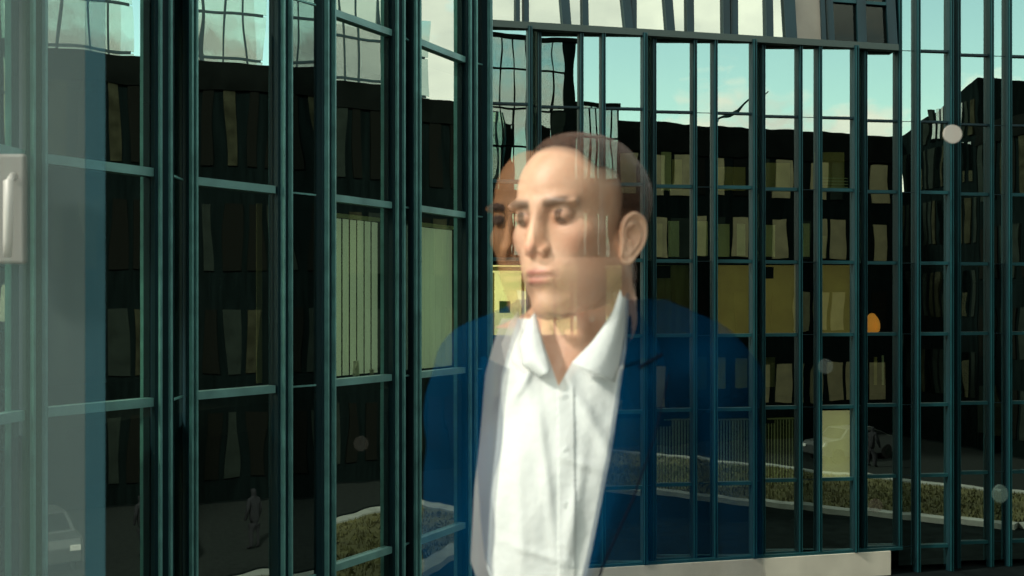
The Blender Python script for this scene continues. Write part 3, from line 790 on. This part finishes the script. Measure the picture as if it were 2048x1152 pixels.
def skin_mat():
    m = mat('skin', (0.56, 0.33, 0.21), 0.48, noise=0)
    t = m.node_tree; b = t.nodes['Principled BSDF']
    b.inputs['Subsurface Weight'].default_value = 0.12; b.inputs['Subsurface Radius'].default_value = (.02, .008, .004); b.inputs['Subsurface Scale'].default_value = .3
    cur = None
    def rgb(c): n = t.nodes.new('ShaderNodeRGB'); n.outputs[0].default_value = (*c, 1); return n.outputs[0]
    cur = rgb((0.74, 0.46, 0.31))
    nzz = t.nodes.new('ShaderNodeTexNoise'); nzz.inputs['Scale'].default_value = 38; nzz.inputs['Detail'].default_value = 5
    gg = t.nodes.new('ShaderNodeNewGeometry'); t.links.new(gg.outputs['Position'], nzz.inputs['Vector'])
    mxn = t.nodes.new('ShaderNodeMix'); mxn.data_type = 'RGBA'; mxn.inputs[7].default_value = (.64, .35, .22, 1)
    mrn = t.nodes.new('ShaderNodeMapRange'); mrn.inputs['From Min'].default_value = .4; mrn.inputs['From Max'].default_value = .75; mrn.inputs['To Max'].default_value = .85
    t.links.new(nzz.outputs['Fac'], mrn.inputs['Value']); t.links.new(mrn.outputs[0], mxn.inputs[0]); t.links.new(cur, mxn.inputs[6]); cur = mxn.outputs[2]
    for nm, c, k in (('orbit_shade', (.30, .15, .09), .6), ('red', (.56, .22, .15), .8), ('stub', (.33, .20, .14), .6), ('lips', (.40, .13, .11), .85), ('line', (.10, .03, .03), .9), ('brow', (.06, .035, .02), .85), ('fade', (.09, .055, .035), .8)):
        a = t.nodes.new('ShaderNodeAttribute'); a.attribute_name = nm
        mu = t.nodes.new('ShaderNodeMath'); mu.operation = 'MULTIPLY'; mu.inputs[1].default_value = k; mu.use_clamp = True
        mm = t.nodes.new('ShaderNodeMix'); mm.data_type = 'RGBA'; mm.inputs[7].default_value = (*c, 1)
        t.links.new(a.outputs['Fac'], mu.inputs[0]); t.links.new(mu.outputs[0], mm.inputs[0]); t.links.new(cur, mm.inputs[6]); cur = mm.outputs[2]
    t.links.new(cur, b.inputs['Base Color'])
    bp = t.nodes.new('ShaderNodeBump'); bp.inputs['Strength'].default_value = .25; bp.inputs['Distance'].default_value = .002
    n3 = t.nodes.new('ShaderNodeTexNoise'); n3.inputs['Scale'].default_value = 220; t.links.new(gg.outputs['Position'], n3.inputs['Vector'])
    t.links.new(n3.outputs['Fac'], bp.inputs['Height']); t.links.new(bp.outputs[0], b.inputs['Normal'])
    return m
A_SKIN, A_SHIRT, A_JACKET, A_HAIR = .72, .86, .38, .55
M_SKIN = ghost(skin_mat(), A_SKIN)
body.data.materials.append(M_SKIN)
into(body)

# ears: a curled rim, an inner fold and a bowl, joined into the body mesh
def ear(side):
    v = []; f = []
    n_u, n_v = 40, 14
    # ear plane: local coordinates (a = backwards, b = up), set off the head by angle
    def place(a, b, o): # o outward
        an = math.radians(28)
        return (side * (.0675 + a * .92 * math.sin(an) + o * math.cos(an)), -.008 + a * math.cos(an) - o * math.sin(an), b * .9 - .026)
    def outline(t):   # closed ear outline, t in 0..1 from front-bottom round the top to the lobe
        pts = [(-.002, -.024), (.000, -.004), (.000, .012), (.006, .027), (.018, .033), (.030, .026), (.034, .010), (.030, -.008), (.020, -.022), (.010, -.034), (.001, -.033)]
        k = t * len(pts); i = int(k) % len(pts); fr = k - int(k)
        def g(j): return np.array(pts[j % len(pts)])
        p0, p1, p2, p3 = g(i - 1), g(i), g(i + 1), g(i + 2)
        return .5 * ((2 * p1) + (-p0 + p2) * fr + (2 * p0 - 5 * p1 + 4 * p2 - p3) * fr ** 2 + (-p0 + 3 * p1 - 3 * p2 + p3) * fr ** 3)
    cen_ = np.array([.012, -.002])
    prof = [(1.00, -.006), (1.03, .000), (.99, .0045), (.90, .005), (.82, .0015), (.72, -.001), (.62, .0035), (.52, .003), (.40, -.004), (.2, -.008), (.03, -.009)]
    n_u = 48
    for s_, o in prof:
        for k in range(n_u):
            p = outline(k / n_u); frontness = max(0, 1 - p[0] / .012)
            low = 1 if p[1] < -.024 else 0
            pp = cen_ + (p - cen_) * s_
            oo = o if not low else max(o, -.001) * .6
            v.append(place(pp[0], pp[1], oo + .004 - .004 * frontness))
    for i in range(len(prof) - 1):
        for k in range(n_u):
            q4 = (i * n_u + k, i * n_u + (k + 1) % n_u, (i + 1) * n_u + (k + 1) % n_u, (i + 1) * n_u + k)
            f.append(q4 if side < 0 else q4[::-1])
    return v, f
bm = bmesh.new(); bm.from_mesh(body.data)
for side in (-1, 1):
    v, f = ear(side); vw = head_pt(np.array(v))
    bv = [bm.verts.new(p) for p in vw]
    for q4 in f:
        fc = bm.faces.new([bv[i] for i in q4]); fc.smooth = True
bmesh.ops.delete(bm, geom=[v for v in bm.verts if not v.link_faces], context='VERTS')
bm.to_mesh(body.data); bm.free()

# eyes
for sx_ in (-1, 1):
    v = []; f = []; n1, n2 = 16, 24; R = .0118; c = np.array([sx_ * .0300, -.0764, .0002])
    for i in range(n1 + 1):
        a = math.pi * i / n1 * .5
        for k in range(n2):
            t = 2 * math.pi * k / n2; v.append((c[0] + R * math.sin(a) * math.cos(t), c[1] - R * math.cos(a), c[2] + R * math.sin(a) * math.sin(t)))
    for i in range(n1):
        for k in range(n2): f.append((i * n2 + k, (i + 1) * n2 + k, (i + 1) * n2 + (k + 1) % n2, i * n2 + (k + 1) % n2))
    pv = head_pt(np.array(v))
    if sx_ == -1: M_EYEW = ghost(mat('eye_white', (.20, .14, .11), .25), A_SKIN); M_IRIS = ghost(mat('iris', (.03, .022, .015), .15), A_SKIN)
    eo = mesh_obj('eye', pv, f, M_EYEW, None, True)
    eo.data.materials.append(M_IRIS)
    for p in eo.data.polygons:
        cc = np.mean([v[i] for i in p.vertices], 0)
        if math.hypot(cc[0] - c[0] - (-.0008), cc[2] - c[2] - .0010) < .0080: p.material_index = 1
    into(eo)

# hair: a thin cap over the scalp and many short strands
M_HAIR = ghost(mat('brown_hair', (.075, .032, .015), .55, noise=.4, nscale=160, bump=.3), A_HAIR)
nrm = dirs.reshape(-1, 3)
hv = Pf + nrm * (.0015 + .0055 * np.clip(hl / .03, 0, 1))[:, None]
hm = hairline(cl_) > .002
hq = quad[hm]
used = np.unique(hq); remap = -np.ones(len(hv), int); remap[used] = np.arange(len(used))
hair = into(mesh_obj('hair', head_pt(hv[used]), remap[hq], M_HAIR, None, True))
g = Geo(); cand = np.where((hl > -.001) & (hl < .05))[0]
cand = rng.choice(cand, 5200)
for i in cand:
    p = hv[i] - nrm[i] * .002; L_ = rng.uniform(.004, .009)
    tip = p + nrm[i] * L_ * .7 + np.array([0, .5, -.3]) * L_ + rng.normal(0, .0012, 3); sdv = rng.normal(0, 1, 3); sdv *= .00045 / np.linalg.norm(sdv)
    tri = head_pt(np.stack([p - sdv, p + sdv, tip])); g.add([tuple(x) for x in tri], [(0, 1, 2)])
st = g.build('hair_strand', M_HAIR); st['kind'] = 'stuff'; into(st)

def front_y(X, Z, arms=False, off=0.0):
    """Y of the front of the torso at world X, Z"""
    X = np.asarray(X, float); Z = np.asarray(Z, float); Y = np.full(np.broadcast(X, Z).shape, 1.05)
    for i in range(80):
        p = np.stack([np.broadcast_to(X, Y.shape), Y, np.broadcast_to(Z, Y.shape)], -1); d = torso(p, arms) - off
        Y = Y + np.clip(d, -.01, .03) * .8
    return np.minimum(Y, 1.42)
YS = 1.235
def px2w(px, py, Y=YS): return (px - 1024) / F * Y, (607 - py) / F * Y + CZ
RB_ = ([560, 600, 640, 700, 760, 900, 1000, 1100, 1152, 1240, 1330], [1264, 1262, 1259, 1252, 1240, 1213, 1192, 1171, 1160, 1140, 1112])
LB_ = ([560, 600, 640, 700, 760, 900, 1000, 1100, 1152, 1240, 1330], [1066, 1058, 1048, 1030, 1014, 1003, 992, 987, 984, 1020, 1100])
rb_ = lambda y: np.interp(y, *RB_)
lb_ = lambda y: np.interp(y, *LB_)

# shirt front
NU, NV = 120, 150
U, V = np.meshgrid(np.linspace(0, 1, NU), np.linspace(0, 1, NV))
yb = 1330.0
x_at = lambda u, y: (lb_(y) - 12) * (1 - u) + (rb_(y) + 12) * u
# iterate: top edge depends on x
y0_ = np.full_like(U, 700.0)
for _ in range(30):
    xx = x_at(U, y0_); y0_ = .5 * y0_ + .5 * ytop(xx)
yy = y0_ * (1 - V) + yb * V
xx = x_at(U, yy)
Xw, Zw = px2w(xx, yy)
Yw = front_y(Xw, Zw)
fold = np.zeros_like(xx)
for cx, cy, ang, wd, ln_, am in ((1060, 800, 80, 16, 160, .004), (1175, 830, 60, 14, 130, .0045), (1095, 960, 84, 11, 170, .003), (1150, 1010, 100, 13, 150, .0035), (1040, 1050, 88, 14, 140, .003), (1190, 760, 45, 9, 60, .004), (1050, 770, 120, 8, 50, .0035), (1165, 930, 20, 9, 45, .0022), (1075, 1110, 15, 8, 60, .002)):
    a = math.radians(ang); du = (xx - cx) * math.cos(a) + (yy - cy) * math.sin(a); dv = -(xx - cx) * math.sin(a) + (yy - cy) * math.cos(a)
    fold += am * np.exp(-(dv / wd) ** 2 - (du / ln_) ** 2)
fold += .0012 * np.sin(xx / 13 + yy / 60) * np.sin(yy / 47 + 1)
plx = 1121 - (yy - 780) * .004
plk = np.where((xx > plx - 3) & (xx < plx + 30), .0022, 0) * np.clip((yy - 770) / 20, 0, 1)
Yw = Yw - fold - plk
vs = np.stack([Xw, Yw, Zw], -1).reshape(-1, 3)
ii = np.arange(NU * NV).reshape(NV, NU)
sq = np.stack([ii[:-1, :-1], ii[1:, :-1], ii[1:, 1:], ii[:-1, 1:]], -1).reshape(-1, 4)
M_SHIRT_B = mat('white_cotton', (.60, .645, .64), .75, bump=.12, nscale=90)
M_SHIRT = ghost(M_SHIRT_B, A_SHIRT)
shirt = into(mesh_obj('shirt', vs, sq, M_SHIRT, None, True))
def strip(name, A_, B_, off, m, n=40, mm=10, curl=0.0, arms=False, parent=None, lift=0.0):
    """cloth strip between two pixel polylines lying over the torso"""
    def samp(Pl, t):
        Pl = np.array(Pl, float); d = np.r_[0, np.cumsum(np.linalg.norm(np.diff(Pl, axis=0), axis=1))]; d /= d[-1]
        return np.stack([np.interp(t, d, Pl[:, 0]), np.interp(t, d, Pl[:, 1])], -1)
    t = np.linspace(0, 1, n); a = samp(A_, t); b = samp(B_, t); s_ = np.linspace(0, 1, mm)[None, :, None]
    G = a[:, None] * (1 - s_) + b[:, None] * s_
    X, Z = px2w(G[..., 0], G[..., 1]); Y = front_y(X, Z, arms) - off - curl * np.sin(s_[..., 0] * math.pi) - lift * (1 - s_[..., 0])
    v = np.stack([X, Y, Z], -1).reshape(-1, 3); k = np.arange(n * mm).reshape(n, mm)
    f = np.stack([k[:-1, :-1], k[1:, :-1], k[1:, 1:], k[:-1, 1:]], -1).reshape(-1, 4)
    # orient towards the camera
    e1 = v[f[0][1]] - v[f[0][0]]; e2 = v[f[0][3]] - v[f[0][0]]
    if np.cross(e1, e2)[1] > 0: f = f[:, ::-1]
    return mesh_obj(name, v, f, m, parent, True)
c1 = strip('collar', [(1249, 578), (1229, 634), (1188, 686), (1146, 728)], [(1264, 630), (1258, 690), (1250, 730), (1235, 768)], .012, M_SHIRT, curl=.012, lift=.012)
c2 = strip('collar', [(1074, 622), (1083, 664), (1094, 708), (1104, 742)], [(1054, 650), (1038, 694), (1046, 736), (1079, 760)], .012, M_SHIRT, curl=.012, lift=.012)
for c_ in (c1, c2):
    c_.parent = shirt
    sld = c_.modifiers.new('thick', 'SOLIDIFY'); sld.thickness = .0015; sld.offset = -1
for by in (800, 905, 1010, 1112):
    X, Z = px2w(1133, by); Y = float(front_y(X, Z)) - .0040
    v, f = tube([(X, Y, Z), (X, Y + .002, Z)], [.0042, .0046], 14)
    bo = mesh_obj('button', v, f, M_SHIRT); bo.parent = shirt

# jacket: wraps from the right opening round the back to the left opening
NZ, NA = 150, 150
zz = np.linspace(CZ + .005, CZ - .86, NZ)
def cyl_r(th_, z, off):
    """outermost radius of the clothed torso in direction th_ from its axis"""
    r = np.full(np.broadcast(th_, z).shape, .36)
    for i in range(110):
        p = np.stack([TX + r * np.sin(th_), TY - r * np.cos(th_), z + 0 * r], -1); d = torso(p) - off
        r = np.maximum(r - np.clip(d, -.01, .02) * .7, .03)
    return r
OFFJ = .011
ths = np.linspace(-1.5, 1.5, 241)
rows = []
for z in zz:
    r = cyl_r(ths, np.full_like(ths, z), OFFJ); X = TX + r * np.sin(ths); Y = TY - r * np.cos(ths)
    py = 607 - F * (z - CZ) / YS
    xr, _ = px2w(float(rb_(py)), py); xl, _ = px2w(float(lb_(py)), py)
    # first crossing from the middle outward
    mid = np.argmin(np.abs(X - (xr + xl) / 2))
    jr = next((j for j in range(mid, len(X)) if X[j] >= xr), len(X) - 1); jl = next((j for j in range(mid, -1, -1) if X[j] <= xl), 0)
    rows.append((ths[jr], 2 * math.pi + ths[jl]))
rows = np.array(rows)
k = np.ones(7) / 7
for c in (0, 1): rows[:, c] = np.convolve(np.pad(rows[:, c], 3, mode='edge'), k, 'valid')
S = np.linspace(0, 1, NA)[None, :]
TT = rows[:, :1] * (1 - S) + rows[:, 1:] * S; ZZ = np.repeat(zz[:, None], NA, 1)
RR = cyl_r(TT, ZZ, OFFJ)
RR += .0035 * np.sin(TT * 3 + ZZ * 22) * np.sin(ZZ * 31 + TT * 2) + .002 * np.sin(ZZ * 70 + TT * 9)
v = np.stack([TX + RR * np.sin(TT), TY - RR * np.cos(TT), ZZ], -1).reshape(-1, 3)
ii = np.arange(NZ * NA).reshape(NZ, NA)
f = np.stack([ii[:-1, :-1], ii[1:, :-1], ii[1:, 1:], ii[:-1, 1:]], -1).reshape(-1, 4)
M_JACKET = ghost(mat('blue_wool', (.0004, .030, .078), .8, noise=.15, nscale=240, bump=.2, spec=.0), A_JACKET)
jacket = into(mesh_obj('jacket', v, f, M_JACKET, None, True))
def jchild(o): o.parent = jacket; return o
jr_ = lambda y: float(rb_(y)); 
lap = strip('lapel', [(jr_(y), y) for y in (742, 800, 900, 1000, 1100, 1160, 1240)], [(1338, 716), (1346, 760), (1318, 850), (1274, 960), (1222, 1070), (1196, 1130), (1150, 1240)], .022, M_JACKET, n=60, curl=.006, arms=True)
jchild(lap)
colr = strip('jacket_collar', [(1262, 586), (1260, 640), (1251, 700), (1242, 735)], [(1270, 584), (1300, 634), (1330, 690), (1334, 708)], .024, M_JACKET, curl=.006, arms=True); jchild(colr)
lap2 = strip('lapel', [(lb_(y), y) for y in (742, 800, 900, 1000, 1100, 1160, 1240)], [(962, 716), (950, 760), (948, 850), (952, 960), (962, 1070), (970, 1130), (1030, 1240)], .022, M_JACKET, n=60, curl=.006, arms=True); jchild(lap2)
# dark tubes standing in for the shadow lines along the lapel
def lapel_shadow(pts, w_=.0016, off=.030):
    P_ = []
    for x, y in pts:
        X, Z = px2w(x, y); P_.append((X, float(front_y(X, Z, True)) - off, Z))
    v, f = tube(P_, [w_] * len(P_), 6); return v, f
M_LAPEL_SHADOW = ghost(mat('lapel_shadow_dark', (.004, .006, .012), .8), .85)
v, f = lapel_shadow([(1284, 738), (1310, 725), (1336, 712)], .0022); jchild(mesh_obj('lapel_shadow', v, f, M_LAPEL_SHADOW))
v, f = lapel_shadow([(1346, 752), (1336, 790), (1312, 868), (1288, 926)], .0010); jchild(mesh_obj('lapel_shadow', v, f, M_LAPEL_SHADOW))
v, f = lapel_shadow([(1288, 926), (1262, 990), (1228, 1060), (1200, 1120), (1188, 1160)], .0016); jchild(mesh_obj('lapel_shadow', v, f, M_LAPEL_SHADOW))

# trousers and shoes, below the frame
M_TROU = mat('dark_blue_trousers', (.01, .02, .05), .8)
g = Geo()
for s_ in (-1, 1):
    v, f = tube([(TX + s_ * .075, TY, CZ - .80), (TX + s_ * .085, TY, CZ - .95), (TX + s_ * .09, TY - .01, CZ - 1.15), (TX + s_ * .095, TY + .01, CZ - 1.52)], [.098, .090, .068, .055], 16); g.add(v, f)
into(g.build('trousers', M_TROU, None, True))
for s_ in (-1, 1):
    v, f = tube([(TX + s_ * .095, TY + .06, TZ + .045), (TX + s_ * .098, TY - .03, TZ + .05), (TX + s_ * .105, TY - .13, TZ + .036), (TX + s_ * .108, TY - .20, TZ + .022)], [.036, .046, .042, .018], 14)
    into(mesh_obj('shoe', v, f, mat('black_leather', (.01, .01, .01), .3), None, True))

# faint second image of head and collar, as the doubled glass shows it
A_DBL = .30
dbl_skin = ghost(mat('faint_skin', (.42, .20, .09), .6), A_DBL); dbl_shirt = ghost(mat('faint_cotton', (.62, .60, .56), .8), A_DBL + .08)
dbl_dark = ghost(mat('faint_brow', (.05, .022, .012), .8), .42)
sel = (hairline(cl_) < .004) & (cl_[:, 2] > -.118) 
fq2 = quad[sel]; used = np.unique(fq2); remap = -np.ones(len(Pf), int); remap[used] = np.arange(len(used))
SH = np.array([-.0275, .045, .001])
d1 = mesh_obj('double_image', PWf[used] + SH, remap[fq2], dbl_skin, None, True)
d1.data.materials.append(dbl_dark)
bc = np.maximum(brow[fq2].mean(1) * 1.2, gs(np.abs(Pf[fq2].mean(1)) * [1, -1, 1], (.030, -.085, .0), (.015, .03, .008)) * .9)
d1.data.polygons.foreach_set('material_index', (bc > .5).astype(np.int32)); d1['label'] = 'faint second image of the face offset to one side'
into(d1)
sel = (sq[:, 0] % NU < NU * .62)
vs2 = vs + np.array([-.020, .03, 0]); d2 = mesh_obj('double_image', vs2, sq[sel], dbl_shirt, None, True); d2['label'] = 'faint second image of the shirt front'; into(d2)
for c_ in (c2,):
    vv = np.array([tuple(x.co) for x in c_.data.vertices]) + np.array([-.0205, .026, .0]); ff = [tuple(p.vertices) for p in c_.data.polygons]
    d3 = mesh_obj('double_image', vv, ff, dbl_shirt, None, True); d3['label'] = 'faint second image of the shirt collar'; into(d3)

# ------------------------------------------------------------------ the glass the scene is seen through, at the terrace edge
scr = empty('glass_screen', (0, 2.12, TZ), 'tall clear glass screen with grey strips imitating a reflection standing at the terrace edge', 'glass screen')
def clear_mat():
    m = bpy.data.materials.new('clear_glass'); m.use_nodes = True; t = m.node_tree; t.nodes.clear()
    o = t.nodes.new('ShaderNodeOutputMaterial'); tr = t.nodes.new('ShaderNodeBsdfTransparent'); tr.inputs[0].default_value = (.985, .99, .98, 1)
    t.links.new(tr.outputs[0], o.inputs[0]); return m
M_CLEAR = clear_mat()
box('pane', (-1.5, 0, .02), (1.5, .012, 3.0), M_CLEAR, scr)
def reflection_mat(name, rgb, alpha, rgbn=.06):
    return ghost(mat(name, rgb, .9, noise=rgbn, nscale=1.5, stretch=(1, 1, .2)), alpha)
def fx(px, Y): return (px - 1024) / F * Y
M_REFL1 = reflection_mat('reflection_grey', (.12, .185, .185), .45); M_REFL2 = reflection_mat('reflection_blue', (.025, .105, .135), .5); M_REFL3 = reflection_mat('reflection_dim', (.09, .15, .135), .50)
Yf = 2.05
for (a, b, m) in ((-60, 44, M_REFL1), (44, 84, M_REFL3), (84, 170, M_REFL1), (170.5, 210, M_REFL2)):  # translucent strips standing in for the reflected wall and curtain
    box('reflection_strip', (fx(a, Yf), Yf - 2.12, .02), (fx(b, Yf), Yf - 2.12 + .004, 3.0), m, scr)
h = Geo()
hx0, hx1 = fx(-30, 2.0), fx(52, 2.0)
hz0, hz1 = CZ + (607 - 528) / F * 2.0 - TZ, CZ + (607 - 308) / F * 2.0 - TZ
hp = into(mesh_obj('x', [(0, 0, 0)], [])) ; bpy.data.objects.remove(hp)
M_HAND = ghost(mat('pale_plastic', (.36, .35, .32), .5), .55)
plate = box('handle_plate', (hx0, 1.995 - 2.12, hz0), (hx1, 2.01 - 2.12, hz1), M_HAND, scr)
bv = plate.modifiers.new('b', 'BEVEL'); bv.width = .006; bv.segments = 3
xh = fx(24, 1.97); v, f = tube([(xh - .006, -.13, CZ + (607 - 350) / F * 1.97 - TZ), (xh, -.165, CZ + (607 - 365) / F * 1.97 - TZ), (xh, -.165, CZ + (607 - 480) / F * 1.97 - TZ), (xh - .008, -.15, CZ + (607 - 512) / F * 1.97 - TZ)], [.008, .0085, .0085, .007], 12)
mesh_obj('handle', v, f, ghost(mat('white_handle', (.62, .62, .58), .4), .6), scr, True)

# round discs standing in for lamp reflections in the glass
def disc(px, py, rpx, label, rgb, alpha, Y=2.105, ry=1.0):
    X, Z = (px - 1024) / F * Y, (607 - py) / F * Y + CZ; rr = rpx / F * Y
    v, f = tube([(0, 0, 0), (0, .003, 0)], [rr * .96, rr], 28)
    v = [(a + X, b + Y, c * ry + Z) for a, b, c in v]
    o = mesh_obj('reflection_disc', v, f, ghost(mat('spot', rgb, .9), alpha)); tag(o, label, 'spot', 'discs imitating lamp reflections on the glass screen')
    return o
disc(1906, 268, 19, 'palest disc imitating a lamp reflection high on the glass, over a mullion pair', (.55, .52, .47), .62)
disc(1652, 733, 15, 'faint grey disc imitating a lamp reflection low beside the row of dark windows', (.10, .13, .12), .28)
disc(2001, 988, 16, 'dim greenish disc imitating a reflection near the bottom corner of the glass', (.09, .15, .13), .4, ry=1.15)
disc(1752, 1012, 14, 'dull reddish disc imitating a reflection just under the mirrored lawn', (.06, .05, .035), .3)
disc(722, 888, 15, 'barely visible brownish disc imitating a reflection on the dark glass of the near wing', (.05, .05, .04), .2)

# orange lamp glowing behind a pane of the far block
A = Vector(RP(1750)); zz_ = A.y
lz = CZ + (607 - 668) / F * zz_
lamp = empty('table_lamp', (A.x, A.y + .25, lz), 'small glowing orange egg-shaped lamp behind a dark pane of the far block', 'lamp')
def emit(name, c, s_):
    m = bpy.data.materials.new(name); m.use_nodes = True; b = m.node_tree.nodes['Principled BSDF']
    b.inputs['Base Color'].default_value = (*c, 1); b.inputs['Emission Color'].default_value = (*c, 1); b.inputs['Emission Strength'].default_value = s_; return m
v, f = lathe([(.12, 0.02), (.19, .07), (.21, .18), (.20, .30), (.15, .42), (.07, .52), (.02, .54)], 24)
mesh_obj('lamp_shade', v, f, emit('orange_glow', (.85, .33, .06), .75), lamp, True)
v, f = lathe([(.14, -.0), (.14, .02)], 20); mesh_obj('base', v, f, M_DARKMETAL, lamp)
